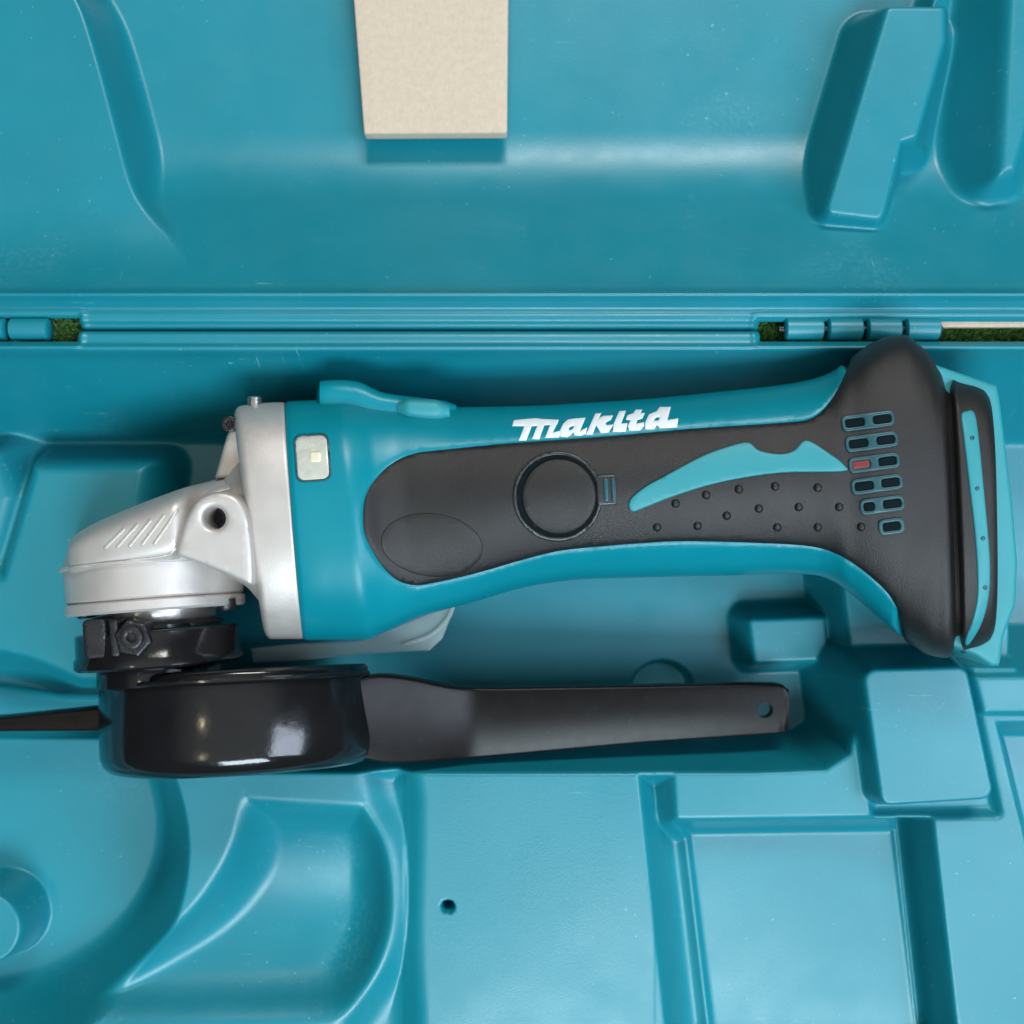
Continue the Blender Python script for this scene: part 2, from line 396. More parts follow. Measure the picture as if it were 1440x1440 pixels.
g2 = [(898, 1090), (948, 1090), (951, 1152), (1004, 1166), (1046, 1520), (944, 1520)]
Z = np.where(deck, recess(Z, P, g2, -132, -62, 1.7, 22, 7), Z)
Z = np.where(deck, recess(Z, P, [(940, 1154), (1262, 1150), (1306, 1150), (1352, 1520), (985, 1520)], -132, -64, 2.0, 16, 12, 8), Z)
Z = np.where(deck, recess(Z, P, [(1262, 1150), (1312, 1150), (1352, 1520), (1302, 1520)], -158, -64, 4.0, 12, 9), Z)
# upper right block, strip and recess
Z = recess(Z, P, [(1198, 925), (1365, 928), (1412, 1150), (1226, 1152)], -80, -62, 2.0, 12, 10, 10)
Z = raise_(Z, P, [(1213, 941), (1360, 937), (1400, 1124), (1240, 1134)], -14, 5.0, 18, 12, 16)
Z = raise_(Z, P, [(1371, 952), (1700, 948), (1700, 1003), (1384, 1003)], -50, 3, 14, 8)
Z = recess(Z, P, [(1402, 1016), (1700, 1016), (1700, 1520), (1500, 1520), (1452, 1220)], -150, -62, 2.6, 12, 9)
Z = smax(Z, smin(np.full_like(Z, -1.0), -1.0 - (vv - 493) * 1.9, 22), 14)          # rim and its wall
# drilled hole
Z = recess(Z, P, circle((630, 1275), 9.5, 24), -115, -62, 14, 3, 2.5)
# gentle crown of the blow-moulded deck
Z = np.where(deck & (uu > 560) & (uu < 930), Z + 3 * np.cos((uu - 745) / 150), Z)
# outer rim beyond the frame
edge = np.minimum(np.minimum(uu + 400, 1860 - uu), 1885 - vv)
Z = smax(Z, smin(np.full_like(Z, -2.0), -2 - (edge - 40) * 3, 12), 10)
Z = Z + 1.2 * np.sin(uu / 97 + 1) * np.sin(vv / 71)
# flange by the hinge
bead = 13 * np.exp(-((vv - 492) / 6.5) ** 2)
Z = np.where(vv < 493, np.minimum(Z, -1), Z)
Z = Z + bead - 9 * np.exp(-(vv - 464.5) / 3.0)
cutR = (1069, 1900, 449.0, 480.0); cutL = (-460, 107, 445.0, 480.0)
def rim_round(Z, uu, vv, c):
    dx = np.maximum(np.maximum(c[0] - uu, uu - c[1]), 0); dy = np.maximum(np.maximum(c[2] - vv, vv - c[3]), 0)
    d = np.hypot(dx, dy); return Z - 6 * np.exp(-d / 2.6) + 2.5 * np.exp(-((d - 8) / 4) ** 2)
for c in (cutL, cutR): Z = rim_round(Z, uu, vv, c)
shell('lower_shell', uu, vv, Z, [cutL, cutR], case)
# --- lid
vs = axis([(-620, -90, 12), (-90, 462.0, 2.5)]); vs = np.append(vs, 461.6)
uu, vv, P = grid(vs)
slope = -(414 - vv) * 0.74
Z = smax(slope, np.full_like(uu, -168.0), 46)
Z = raise_(Z, P, np.vstack([[(-BIG, -900), (-20, -900)], catmull([(92, -30), (116, 15), (140, 92), (162, 175), (184, 256), (206, 296), (238, 330)], 5, False), [(300, 420), (-BIG, 420)]]), -70, 3.6, 16, 40)
def line_d(P, shape, a, b, z):
    a, b = U(a, z), U(b, z); e = (b - a) / np.hypot(*(b - a)); return ((P[:, 0] - a[0]) * e[1] - (P[:, 1] - a[1]) * e[0]).reshape(shape)
dl = line_d(P, Z.shape, (1160, 300), (1247, 8), -62); dr = line_d(P, Z.shape, (1250, 300), (1350, 8), -62)   # positive to the right of the line
ramp = smin(smin(-64 + dl * 0.85, -64 - dr * 3.0, 14), -64 - (vv - U((0, 292), -64)[1]) * 2.0, 14)
ramp = smin(ramp, np.full_like(ramp, -64.0), 14)
Z = smax(Z, ramp, 44)
Z = raise_(Z, P, [(1247, 8), (1348, 8), (1306, 188), (1270, 200), (1246, 296), (1240, 310), (1160, 300)], -60, 3.0, 16, 12, 10)
Z = recess(Z, P, [(1335, -900), (1425, -900), (1402, 214), (1286, 214), (1330, 60)], -150, -70, 2.2, 20, 12)
Z = raise_(Z, P, [(1462, -900), (1600, -900), (1480, 60), (1428, 238), (1408, 244)], -62, 1.8, 16, 16)
Z = smin(Z, np.full_like(Z, -1.0), 12)
fl = np.interp(vv, [0, 415, 420, 428, 431, 438, 441, 450, 453, 461.6], [0, 0, -2, -3, -8, -8, -5, -5, -11, -12])
Z = np.where(vv > 405, Z + fl * np.clip((vv - 405) / 12, 0, 1), Z)
edge = np.minimum(np.minimum(uu + 400, 1860 - uu), vv + 600)
Z = smax(Z, smin(np.full_like(Z, -2.0), -2 - (edge - 40) * 3, 12), 10)
Z = Z + 1.0 * np.sin(uu / 120 + 2) * np.sin(vv / 83 + 1)
Z = Z + 14 * np.exp(-((vv - 416) / 6.5) ** 2) - 8 * np.exp(-(461.6 - vv) / 2.5)
for c in (cutL, cutR): Z = rim_round(Z, uu, vv, c)
shell('lid_shell', uu, vv, Z, [cutL, cutR], case)
# --- hinge knuckles
def knuckle(x0, x1, y=463, r=15.5, zc=-14):
    prof = [(x0, 0.01), (x0, r - 3), (x0 + 2.5, r), (x1 - 2.5, r), (x1, r - 3), (x1, 0.01)]
    V = []; F = []; n = 28; c = U((0, y), zc)[1]
    for x, rr in prof:
        uxx = U((x, 0), zc)[0]
        for i in range(n):
            a = 2 * math.pi * i / n; V.append((uxx, c + rr * math.cos(a), zc + rr * math.sin(a) * .95))
    for j in range(len(prof) - 1):
        for i in range(n): F.append((j*n+i, j*n+(i+1) % n, (j+1)*n+(i+1) % n, (j+1)*n+i))
    me = mesh('hinge_knuckle', V, F, recalc=True); autosmooth(me, 45); link('hinge_knuckle', me, CASE, case)
for a, b in ((-120, -64), (-60, 10), (15, 71), (1103, 1157), (1163, 1212), (1218, 1266), (1272, 1320)): knuckle(a, b)
pin = mesh('hinge_pin', [(u, U((0, 463), -14)[1] + 5 * math.cos(a), -14 + 5 * math.sin(a)) for u in (1098, 1330) for a in np.linspace(0, 2 * math.pi, 12, endpoint=False)],
           [(i, (i + 1) % 12, 12 + (i + 1) % 12, 12 + i) for i in range(12)], recalc=True)
link('hinge_pin', pin, STEEL, case)

# ------------------------------------------------------------------ fibreboard piece resting in the lid
bo = [(486, -150), (512, 187), (514, 188), (711, 187), (713, 185), (716, -150)]
o = prism('fibreboard_piece', bo, -122, -146, BOARD, None, r=2.0, spacing=20)
tag(o, 'beige fibreboard piece with rough fibrous surface resting in the open lid', 'board')

# ------------------------------------------------------------------ lofted surfaces
class Surf:
    """keys: (Ax, Ay, Bx, By, zc, h, exponent, lean): silhouette points traced at height zc"""
    def __init__(s, keys, smooth=True):
        k = np.array(keys, float); s.t = (k[:, 0] + k[:, 2]) / 2
        A = U(k[:, 0:2], k[:, 4]); B = U(k[:, 2:4], k[:, 4])
        k[:, 7] += -(s.t - 720) * k[:, 5] / (H - k[:, 4]) * .92
        s.K = np.column_stack([A, B, k[:, 4:8]]); s.smooth = smooth
        d = np.diff(s.K, axis=0) / np.diff(s.t)[:, None]; m = np.zeros_like(s.K); m[0], m[-1] = d[0], d[-1]
        for i in range(1, len(s.t) - 1):
            h0, h1 = s.t[i] - s.t[i - 1], s.t[i + 1] - s.t[i]
            w1, w2 = 2 * h1 + h0, h1 + 2 * h0; p = d[i - 1] * d[i] > 0
            m[i] = np.where(p, (w1 + w2) / (w1 / np.where(p, d[i - 1], 1) + w2 / np.where(p, d[i], 1)), 0)
        s.m = m; s.tab = None
    def at(s, x):
        x = np.clip(x, s.t[0], s.t[-1]); i = np.clip(np.searchsorted(s.t, x) - 1, 0, len(s.t) - 2)
        h = s.t[i + 1] - s.t[i]; u = ((x - s.t[i]) / h)[:, None]; h = h[:, None]
        return ((1 + 2*u) * (1-u)**2 * s.K[i] + u * (1-u)**2 * h * s.m[i] + u*u * (3 - 2*u) * s.K[i+1] + u*u * (u-1) * h * s.m[i+1])
    def F(s, x, th):
        k = s.at(np.asarray(x, float)); n = k[:, 6]; c, sn = np.cos(th), np.sin(th)
        cc = np.sign(c) * np.abs(c) ** (2 / n); ss = np.sign(sn) * np.abs(sn) ** (2 / n)
        C = (k[:, 0:2] + k[:, 2:4]) / 2; D = (k[:, 0:2] - k[:, 2:4]) / 2
        P = C + D * cc[:, None]
        return np.column_stack([P[:, 0] + k[:, 7] * ss, P[:, 1], k[:, 4] + k[:, 5] * ss])
    def N(s, x, th):
        e = 1.0; a = s.F(x + e, th) - s.F(x - e, th); b = s.F(x, th + .02) - s.F(x, th - .02)
        n = np.cross(a, b); n /= np.maximum(np.linalg.norm(n, axis=1), 1e-9)[:, None]
        c = s.F(x, th); k = s.at(np.asarray(x, float)); cen = np.column_stack([(k[:, 0:2] + k[:, 2:4]) / 2, k[:, 4]])
        sg = np.sign(((c - cen) * n).sum(1)); return n * sg[:, None]
    def inv(s, px):
        px = np.asarray(px, float)
        if s.tab is None:
            X, T = np.meshgrid(np.arange(s.t[0], s.t[-1], 3.0), np.linspace(.03, math.pi - .03, 150), indexing='ij')
            s.tx, s.tt = X.ravel(), T.ravel(); Q = s.F(s.tx, s.tt); a, b = proj(Q[:, 0], Q[:, 1], Q[:, 2])
            s.tab = kdtree.KDTree(len(a))
            for i in range(len(a)): s.tab.insert((a[i], b[i], 0), i)
            s.tab.balance()
        ii = [s.tab.find((p[0], p[1], 0))[1] for p in px]; x, t = s.tx[ii].copy(), s.tt[ii].copy()
        pr = lambda x, t: np.column_stack(proj(*s.F(x, t).T))
        for _ in range(4):
            q = pr(x, t); jx = (pr(x + .5, t) - q) / .5; jt = (pr(x, t + .004) - q) / .004; r = px - q
            det = jx[:, 0] * jt[:, 1] - jx[:, 1] * jt[:, 0]; det = np.where(np.abs(det) < 1e-3, 1e-3, det)
            dx = (r[:, 0] * jt[:, 1] - r[:, 1] * jt[:, 0]) / det; dt = (jx[:, 0] * r[:, 1] - jx[:, 1] * r[:, 0]) / det
            x = np.clip(x + np.clip(dx, -4, 4), s.t[0], s.t[-1]); t = np.clip(t + np.clip(dt, -.04, .04), .015, math.pi - .015)
        return x, t
    def ray(s, px):
        from mathutils.bvhtree import BVHTree
        if not hasattr(s, 'bvh'):
            X, T = np.meshgrid(np.arange(s.t[0], s.t[-1] + .5, 1.5), np.linspace(0, math.pi, 240), indexing='ij')
            V = s.F(X.ravel(), T.ravel()); n = 240; m = X.shape[0]
            F = [(j*n+i, j*n+i+1, (j+1)*n+i+1, (j+1)*n+i) for j in range(m - 1) for i in range(n - 1)]
            s.bvh = BVHTree.FromPolygons([Vector(v) for v in V], F)
        out = []
        o = Vector((720, 720, H))
        for p in px:
            d = (Vector((p[0], p[1], 0)) - o).normalized(); h = s.bvh.ray_cast(o, d)
            if h[0] is None: h = s.bvh.find_nearest(Vector(tuple(U(p, 60)) + (60,)))
            out.append(tuple(h[0]))
        return np.array(out)
    def build(s, name, mt, parent, xs=None, nth=96, caps=True, label=None):
        xs = np.arange(s.t[0], s.t[-1] + .01, 4) if xs is None else np.asarray(xs, float)
        th = np.linspace(0, 2 * math.pi, nth, endpoint=False); X, T = np.meshgrid(xs, th, indexing='ij')
        V = s.F(X.ravel(), T.ravel()).tolist(); F = []
        for j in range(len(xs) - 1):
            for i in range(nth): F.append((j*nth+i, j*nth+(i+1) % nth, (j+1)*nth+(i+1) % nth, (j+1)*nth+i))
        if caps:
            F.append(list(range(nth))); F.append([(len(xs)-1)*nth + i for i in range(nth)][::-1])
        me = mesh(name, V, F, recalc=True); autosmooth(me, 45); return link(name, me, mt, parent, label)
    def patch(s, name, loops, mt, parent, off=2.0, r=2.0, holes=(), spacing=7, base=-2.0, label=None, step=4, dome=0.0, ray=False):
        """a raised patch traced in the photograph and laid on the surface"""
        VP, F, D, border = cdt([densify(l, step) for l in loops], [densify(h, step) for h in holes], spacing, rings=(r * .2, r))
        if ray:
            Q = s.ray(VP); Nn = np.tile(np.array([0, 0, 1.0]), (len(Q), 1))
        else: x, t = s.inv(VP); Q = s.F(x, t); Nn = s.N(x, t)
        q = np.clip(D / r, 0, 1)
        o = off - min(r, abs(off)) * (1 - np.sqrt(np.clip(1 - (1 - q) ** 2, 0, 1)))
        if dome: o = o + dome * (1 - np.exp(-(D / 12.0)))
        V = (Q + Nn * o[:, None]).tolist(); Fs = [tuple(f) for f in F]; low = {}
        for a, b in border:
            for k in (a, b):
                if k not in low: low[k] = len(V); V.append((Q[k] + Nn[k] * base).tolist())
            Fs.append((b, a, low[a], low[b]))
        me = mesh(name, V, Fs, recalc=True)
        # outward means towards the camera here
        z = sum(p.normal.z * p.area for p in me.polygons)
        if z < 0: me.flip_normals()
        autosmooth(me, 60); return link(name, me, mt, parent, label)

grinder = empty('angle_grinder', M3(*U((760, 740), -120), -150), 'teal and black cordless angle grinder with a cast aluminium head lying in the open case', 'angle grinder')
Z0, Z1 = -28, 22
def zc(x): return Z0 + (Z1 - Z0) * min(1, max(0, (x - 400) / 850))
kb = [ (401, 569, 427, 897, 138, 2.3, 0), (404, 566, 430, 899, 142, 2.3, 0), (440, 564, 468, 898, 144, 2.3, 0), (478, 562, 512, 898, 144, 2.35, 0),
       (481, 562, 516, 898, 143.4, 2.35, 0), (500, 564, 536, 890, 134, 2.4, 0), (520, 567, 556, 882, 124, 2.4, 0), (560, 571, 590, 867, 114, 2.4, 0),
       (640, 573, 660, 848, 112, 2.15, 0), (747, 571, 757, 822, 112, 2.0, 0), (820, 567, 828, 814, 111, 2.0, 0), (900, 562, 906, 812, 109, 2.0, 0), (1014, 551, 1022, 809, 108, 2.0, 0),
       (1096, 542, 1102, 806, 108, 2.0, 0), (1137, 535, 1148, 809, 109, 2.05, 0), (1165, 526, 1170, 817, 110, 2.15, 0), (1190, 510, 1192, 831, 108, 2.5, 0), (1222, 487, 1222, 856, 112, 2.5, 2),
       (1248, 476, 1252, 883, 114, 2.5, 5), (1268, 474, 1280, 904, 115, 2.6, 8), (1290, 489, 1306, 919, 116, 2.7, 10), (1312, 512, 1328, 922, 116, 2.8, 4), (1321, 524, 1336, 920, 114, 2.8, 2),
       (1326, 538, 1341, 905, 100, 2.8, 2), (1332, 544, 1347, 903, 100, 2.8, 3), (1336, 531, 1351, 916, 117, 2.8, 4), (1342, 534, 1357, 915, 118, 2.8, 5), (1376, 546, 1384, 903, 117, 2.8, 10), (1383, 556, 1389, 893, 113, 2.8, 11)]
body = Surf([k[:4] + (zc(k[0]),) + k[4:] for k in kb])
# partition of the one moulded surface into teal housing and black grip
gu = catmull([(511, 722), (514, 700), (525, 678), (549, 653), (580, 638), (622, 632), (712, 623), (850, 613), (973, 602), (1096, 594), (1137, 589), (1160, 573), (1178, 545), (1189, 522)], 5, False)
gl = catmull([(1261, 856), (1243, 829), (1198, 792), (1153, 772), (1096, 766), (973, 762), (900, 765), (799, 774), (747, 785), (678, 805), (608, 821), (577, 823), (553, 812), (532, 788), (514, 753), (511, 722)], 5, False)
xu, tu = body.inv(gu); xl, tl = body.inv(gl[:-1])
K = 120.0
E0, E1 = body.t[0], body.t[-1]
up = np.column_stack([xu, tu * K]); lo = np.column_stack([xl, tl * K])
far = [(1194, -.35 * K), (1196, -1.2 * K), (E1 + 0, -1.2 * K), (E1 + 0, (math.pi + 1.2) * K), (1268, (math.pi + 1.2) * K), (1266, (math.pi + .1) * K)]
grip = np.vstack([up, densify(far, 9, False), lo])
xs = np.concatenate([np.arange(E0, 540, 4), np.arange(540, 1300, 7), np.arange(1300, E1 - 1, 2.2)])
ths = np.concatenate([np.linspace(-1.5, math.pi + 1.5, 104)]) * K
X, T = np.meshgrid(xs, ths, indexing='ij'); G = np.column_stack([X.ravel(), T.ravel()])
d, ins = segdist(G, grip); G = G[d > 2.0]
rect = densify([(E0, -1.57 * K), (E1, -1.57 * K), (E1, 4.71 * K), (E0, 4.71 * K)], 8)
e = np.roll(grip, -1, 0) - np.roll(grip, 1, 0); e /= np.maximum(np.hypot(e[:, 0], e[:, 1]), 1e-9)[:, None]
nn = np.column_stack([-e[:, 1], e[:, 0]]); R = np.vstack([grip + nn * r for r in (-1.6, 1.6)])
R = R[(segdist(R, grip)[0] > 1.2) & (R[:, 0] < E1 - .5)]
grip_c = grip.copy(); grip_c[:, 0] = np.clip(grip_c[:, 0], E0, E1 - .6)
pts = np.vstack([G[(G[:, 0] > E0 + 1)], rect, grip_c, R]); n0 = len(pts) - len(R) - len(grip_c) - len(rect)
ed = [(n0 + i, n0 + (i + 1) % len(rect)) for i in range(len(rect))]; n1 = n0 + len(rect); ed += [(n1 + i, n1 + (i + 1) % len(grip_c)) for i in range(len(grip_c))]
vo, eo, fo, *_ = delaunay_2d_cdt([Vector(p) for p in pts], ed, [], 0, 1e-5)
VP = np.array([tuple(v) for v in vo]); Fc = np.array([f for f in fo if len(f) == 3]); C = VP[Fc].mean(1)
Fc = Fc[segdist(C, rect)[1]]; C = VP[Fc].mean(1); isg = segdist(C, grip_c)[1] | (C[:, 0] > E1 - .7) & (C[:, 1] > -1.2 * K) & (C[:, 1] < (math.pi + 1.2) * K)
D, _ = segdist(VP, grip_c); D = np.where(VP[:, 0] > 1300, 9, D)
Q = body.F(VP[:, 0], VP[:, 1] / K); Nn = body.N(VP[:, 0], VP[:, 1] / K)
def sub(name, F, off, mt, close_end=False, label=None):
    used = np.unique(F); mp = np.full(len(VP), -1); mp[used] = np.arange(len(used))
    me = mesh(name, (Q + Nn * off[:, None])[used], mp[F], recalc=False)
    if sum(p.normal.z * p.area for p in me.polygons if p.center.z > 0) < 0: me.flip_normals()
    return link(name, me, mt, grinder, label)
sub('motor_housing', Fc[~isg], -1.5 * np.exp(-D / 1.2), TEAL)
gobj = sub('rubber_grip', Fc[isg], 2.4 * (1 - np.exp(-D / 1.3)) - 1.5, RUB)
# end plate with battery rail
rail = [(1302, 512), (1318, 512), (1404, 541), (1408, 560), (1425, 700), (1433, 790), (1430, 850), (1413, 896), (1408, 937), (1396, 938), (1372, 922), (1330, 905), (1300, 840), (1296, 600)]
prism('battery_plate', rail, 82, -70, TEALS, grinder, r=7, spacing=14)
inner = [(1300, 520), (1385, 556), (1399, 700), (1407, 800), (1402, 850), (1388, 893), (1365, 912), (1300, 840)]
prism('end_bumper', inner, 34, -40, RUB, grinder, r=6, spacing=14)
# teal stripe with rivet dots
stripe = catmull([(1351, 584), (1358, 578), (1369, 580), (1375, 610), (1383, 690), (1391, 780), (1390, 836), (1380, 876), (1362, 906), (1357, 900), (1368, 868), (1374, 830), (1371, 760), (1362, 680), (1354, 612)], 5)
so = body.patch('bumper_stripe', [stripe], TEALS, grinder, off=3.0, r=2.0, ray=True)
for p in ((1366, 616), (1373, 687), (1381, 757), (1384, 826)):
    body.patch('rivet', [circle(p, 3.4, 12)], TEALD, grinder, off=3.8, r=1.2, spacing=3, step=2, ray=True)
body.patch('grip_swoosh', [catmull([(884, 712), (888, 700), (908, 684), (932, 671), (985, 643), (1020, 630), (1051, 623), (1067, 634), (1096, 639), (1116, 634), (1133, 620), (1160, 634), (1186, 654), (1183, 663), (1096, 665), (1014, 678), (952, 696), (905, 714), (890, 719)], 5)], TEALS, grinder, off=4.2, r=2.0)
for p in ((924,741),(981,739),(950,708),(993,696),(1039,688),(1022,725),(1067,715),(1090,684),(1093,741),(1123,713),(1150,686),(1150,741),(1180,713),(1211,741)):
    body.patch('grip_stud', [circle(p, 6.5, 14)], RUB, grinder, off=5.0, r=5.5, spacing=2.5, step=2)
# vents
rows = ((1220, 592.5, 74, 2), (1225, 621.5, 74, 2), (1228.5, 651, 72, 2), (1232.5, 681, 72, 2), (1240, 710, 62, 2), (1253, 740, 36, 1))
for i, (cx, cy, w, k) in enumerate(rows):
    rot = -.13; hs = []
    if k == 2:
        wl = w / 2 - 10 if i != 4 else 15; off = -w / 2 + wl / 2 + 5
        hs = [rrect((cx + off * math.cos(rot), cy + off * math.sin(rot)), wl, 12, 3.5, rot), rrect((cx + (w/2 - 17) * math.cos(rot), cy + (w/2 - 17) * math.sin(rot)), 25, 12, 3.5, rot)]
    else: hs = [rrect((cx, cy), 24, 12, 3.5, rot)]
    vf = body.patch('vent_frame', [rrect((cx, cy), w, 22, 7, rot)], TEALD, grinder, off=3.4, r=1.2, holes=hs, spacing=4, step=2.5)
    for j, h in enumerate(hs):
        red = (i, j) in ((2, 0),)
        vs_ = body.patch('vent_slot_fill', [h], RED if red else DARK, vf, off=1.4, r=.8, spacing=5, step=3, label='slot with a red plastic wire behind it' if red else None)  # dark fill takes the place of the shade in an open slot
# brush cap
body.patch('cap_ring', [circle((784, 698), 63, 64)], RUBS, grinder, off=3.4, r=1.6, holes=[circle((784, 698), 57.5, 60)], spacing=5)
body.patch('cap_seat', [circle((784, 698), 57.5, 60)], DARK, grinder, off=1.2, r=.6, holes=[circle((786, 698), 52, 60)], spacing=5)
body.patch('brush_cap', [circle((786, 698), 52.5, 60)], RUB, grinder, off=3.6, r=2.4, spacing=9)
tab = body.patch('cap_latch', [rrect((853, 689), 28, 42, 4, -.05)], RUBS, grinder, off=3.6, r=1.5, spacing=5)
body.patch('latch_bar', [rrect((862, 689), 5, 34, 2, -.05)], TEALD, tab, off=6, r=1.5, spacing=4, step=2)
body.patch('latch_bar', [rrect((852, 689), 7, 32, 2, -.05)], TEALD, tab, off=5.2, r=1.5, spacing=4, step=2)
# faint oval badge
body.patch('oval_badge', [circle((607, 766), 72, 48, 44, .10)], RUB, grinder, off=2.3, r=1.2, spacing=9)
# lamp window
lw = body.patch('lamp_window', [rrect((439.5, 644), 45, 62, 9, -.07)], LENS, grinder, off=1.2, r=2.0, spacing=5)
body.patch('lamp_bezel', [rrect((439.5, 644), 50, 67, 11, -.07)], TEALD, grinder, off=1.6, r=.9, holes=[rrect((439.5, 644), 44, 61, 9, -.07)], spacing=5)
body.patch('lamp_element', [rrect((444, 643), 16, 15, 4, 0)], LED, lw, off=2.2, r=1.5, spacing=4, step=2)
# wordmark
L1 = lambda pts: [(715 + x / 12, 560 + y / 12) for x, y in pts]
L2 = lambda pts: [(835 + x / 12, 560 + y / 12) for x, y in pts]
letters = [
 ([L1([(65,470),(90,372),(300,352),(460,340),(560,352),(850,365),(820,440),(430,470),(270,470)]), L1([(290,420),(430,380),(300,710),(175,712)]), L1([(500,430),(625,400),(520,690),(398,688)]),
   L1([(715,420),(835,400),(745,582),(885,545),(855,660),(618,668)])], []),
 ([L1([(855,600),(880,520),(925,430),(1000,362),(1100,345),(1300,330),(1205,555),(1330,490),(1305,600),(1220,632),(1112,625),(1095,572),(1050,620),(1000,655),(885,652)])], [L1([(1015,520),(1040,480),(1112,462),(1085,520),(1030,545)])]),
 ([L2([(25,260),(125,252),(60,400),(-20,612),(-132,612)]), L2([(45,400),(100,330),(165,298),(325,292),(285,365),(195,415),(215,455),(330,445),(250,575),(120,588),(40,460)])], []),
 ([L2([(430,220),(542,212),(460,430),(570,420),(540,560),(320,566),(335,430)])], []),
 ([L2([(700,195),(818,195),(790,250),(862,250),(820,340),(735,368),(715,430),(850,405),(848,470),(780,542),(600,542),(572,470),(620,372),(545,362),(560,292),(670,252)])], []),
 ([L2([(860,490),(870,400),(930,275),(1060,222),(1110,150),(1300,148),(1240,370),(1425,340),(1405,490),(1120,502),(1062,455),(1020,520),(880,522)])], [L2([(1010,378),(1050,322),(1112,318),(1090,382)])])]
for lp, hl in letters:
    body.patch('letter', lp, WHITE, grinder, off=.45, r=.3, holes=hl, spacing=4, step=2, base=-.5)
# slide switch on the far flank and its clear lens
sw = Surf([(446, 552, 446, 580, 6, 20, 2.6, 0), (450, 537, 450, 585, 6, 34, 2.8, 0), (480, 535, 482, 590, 6, 38, 2.8, 0), (500, 537, 504, 592, 6, 38, 2.8, 0), (540, 553, 542, 596, 6, 36, 2.8, 0), (590, 560, 592, 596, 6, 34, 2.8, 0), (622, 564, 624, 594, 6, 30, 2.8, 0), (645, 571, 645, 590, 6, 16, 2.6, 0)])
sw.build('slide_switch', TEAL, grinder, nth=40)
sp = Surf([(560, 566, 560, 582, 40, 8, 2.2, 0), (575, 561, 575, 588, 42, 16, 2.4, 0), (610, 562, 612, 592, 42, 17, 2.4, 0), (632, 570, 634, 588, 40, 9, 2.2, 0)])
sp.build('switch_pad', TEALS, grinder, nth=32)

# ------------------------------------------------------------------ gear head
band = Surf([(330, 585, 372, 886, Z0, 122, 2.5, 0), (333, 576, 376, 894, Z0, 132, 2.5, 0), (340, 572, 382, 897, Z0, 135, 2.5, 0), (398, 567, 424, 897, Z0, 137, 2.4, 0), (401, 568, 427, 896, Z0, 135, 2.4, 0)])
band.build('gear_housing', ALU, grinder, xs=list(np.arange(351, 414.6, 2.5)), nth=160)
HD = -.075
hc = (218, 800)
# axis of the head in image space
def hr(name, t0, prof, mt, **k): return revolve(name, hc, Z0, HD, [(t + t0, r) for t, r in prof], mt, grinder, beta=.07, **k)
hr('head_case', 0, [(-52, .01), (-52, 60), (-30, 116), (-8, 124), (-8, 128), (-4, 128), (-3, 123), (40, 121), (44, 117), (44, 60)], ALU)
hr('head_flange', 0, [(44, .01), (44, 121), (46, 123), (57, 123), (60, 120), (60, .01)], ALU)
hr('bearing_box', 0, [(60, .01), (60, 82), (77, 80), (79, 78), (79, .01)], ALUD)
hr('bearing_cover', 0, [(76, .01), (76, 88), (80, 92), (84, 92), (84, .01)], BLK)
# slanted cap over the gears
cap = Surf([(95, 781, 95, 799, Z0, 30, 3, 0), (97, 766, 98, 804, Z0, 84, 3.6, 0), (106, 753, 108, 806, Z0, 106, 3.8, 0), (124, 741, 126, 806, Z0, 117, 3.8, 0), (180, 716, 182, 801, Z0, 128, 3.8, 0), (244, 692, 246, 793, Z0, 131, 3.8, 0), (262, 686, 264, 788, Z0, 122, 3.6, 0), (292, 678, 294, 784, Z0, 86, 3.2, 0), (345, 664, 347, 776, Z0, 82, 3.2, 0)])
cap.build('gear_cap', ALU, grinder, nth=160)
for i in range(5):
    x0 = 146 + i * 17.5; y0 = 772 - i * 1.5; L_ = 64 + i * 3; a = -.95
    x1, y1 = x0 + L_ * math.cos(a) * .78, y0 + L_ * math.sin(a) * .9 * (.62 + i * .07)
    c = ((x0 + x1) / 2, (y0 + y1) / 2); cap.patch('cap_rib', [rrect(c, math.hypot(x1 - x0, y1 - y0), 5, 2.4, math.atan2(y1 - y0, x1 - x0))], ALU, grinder, off=1.0, r=1.0, spacing=3, step=3, ray=True)
lipp = catmull([(95, 797), (160, 789), (225, 782), (243, 774), (254, 752), (266, 722), (282, 700), (304, 686), (335, 678)], 5, False)
lip2 = np.vstack([lipp, (lipp + np.array([4.5, 7.0]))[::-1]])
cap.patch('cap_seam', [lip2], ALU, grinder, off=3.0, r=2.0, spacing=4, step=3, ray=True)
# boss with the threaded side-handle hole
boss = catmull([(246, 779), (252, 752), (262, 726), (276, 704), (294, 694), (314, 692), (334, 700), (348, 722), (354, 760), (356, 815), (350, 823), (330, 815), (300, 802), (268, 790)], 4)
hole = circle((301, 729), 15.5, 36)
tilt = lambda VP: 116 + (VP[:, 1] - 750) * -.06 + (VP[:, 0] - 310) * .04
bs = prism('handle_boss', boss, 116, -20, ALU, grinder, holes=[hole], r=7, spacing=9, ztopfn=tilt)
tube('boss_hole_plug', (301, 729), 30, 68, 17, STEEL, bs, inner=11)  # dark plug in the hole, imitating the shade of its depth
neck = Surf([(250, 745, 255, 792, Z0, 60, 3, 0), (300, 690, 306, 806, Z0, 82, 3, 0), (340, 640, 344, 822, Z0, 88, 3, 0), (366, 620, 370, 850, Z0, 92, 3, 0)])
neck.build('gear_neck', ALU, grinder, nth=80)
prism('lock_bracket', [(301, 672), (318, 612), (330, 592), (346, 590), (346, 672)], 30, -60, ALU, grinder, r=5, spacing=9)
tube('screw', (322, 596), -10, 44, 11, STEEL, grinder, inner=5)
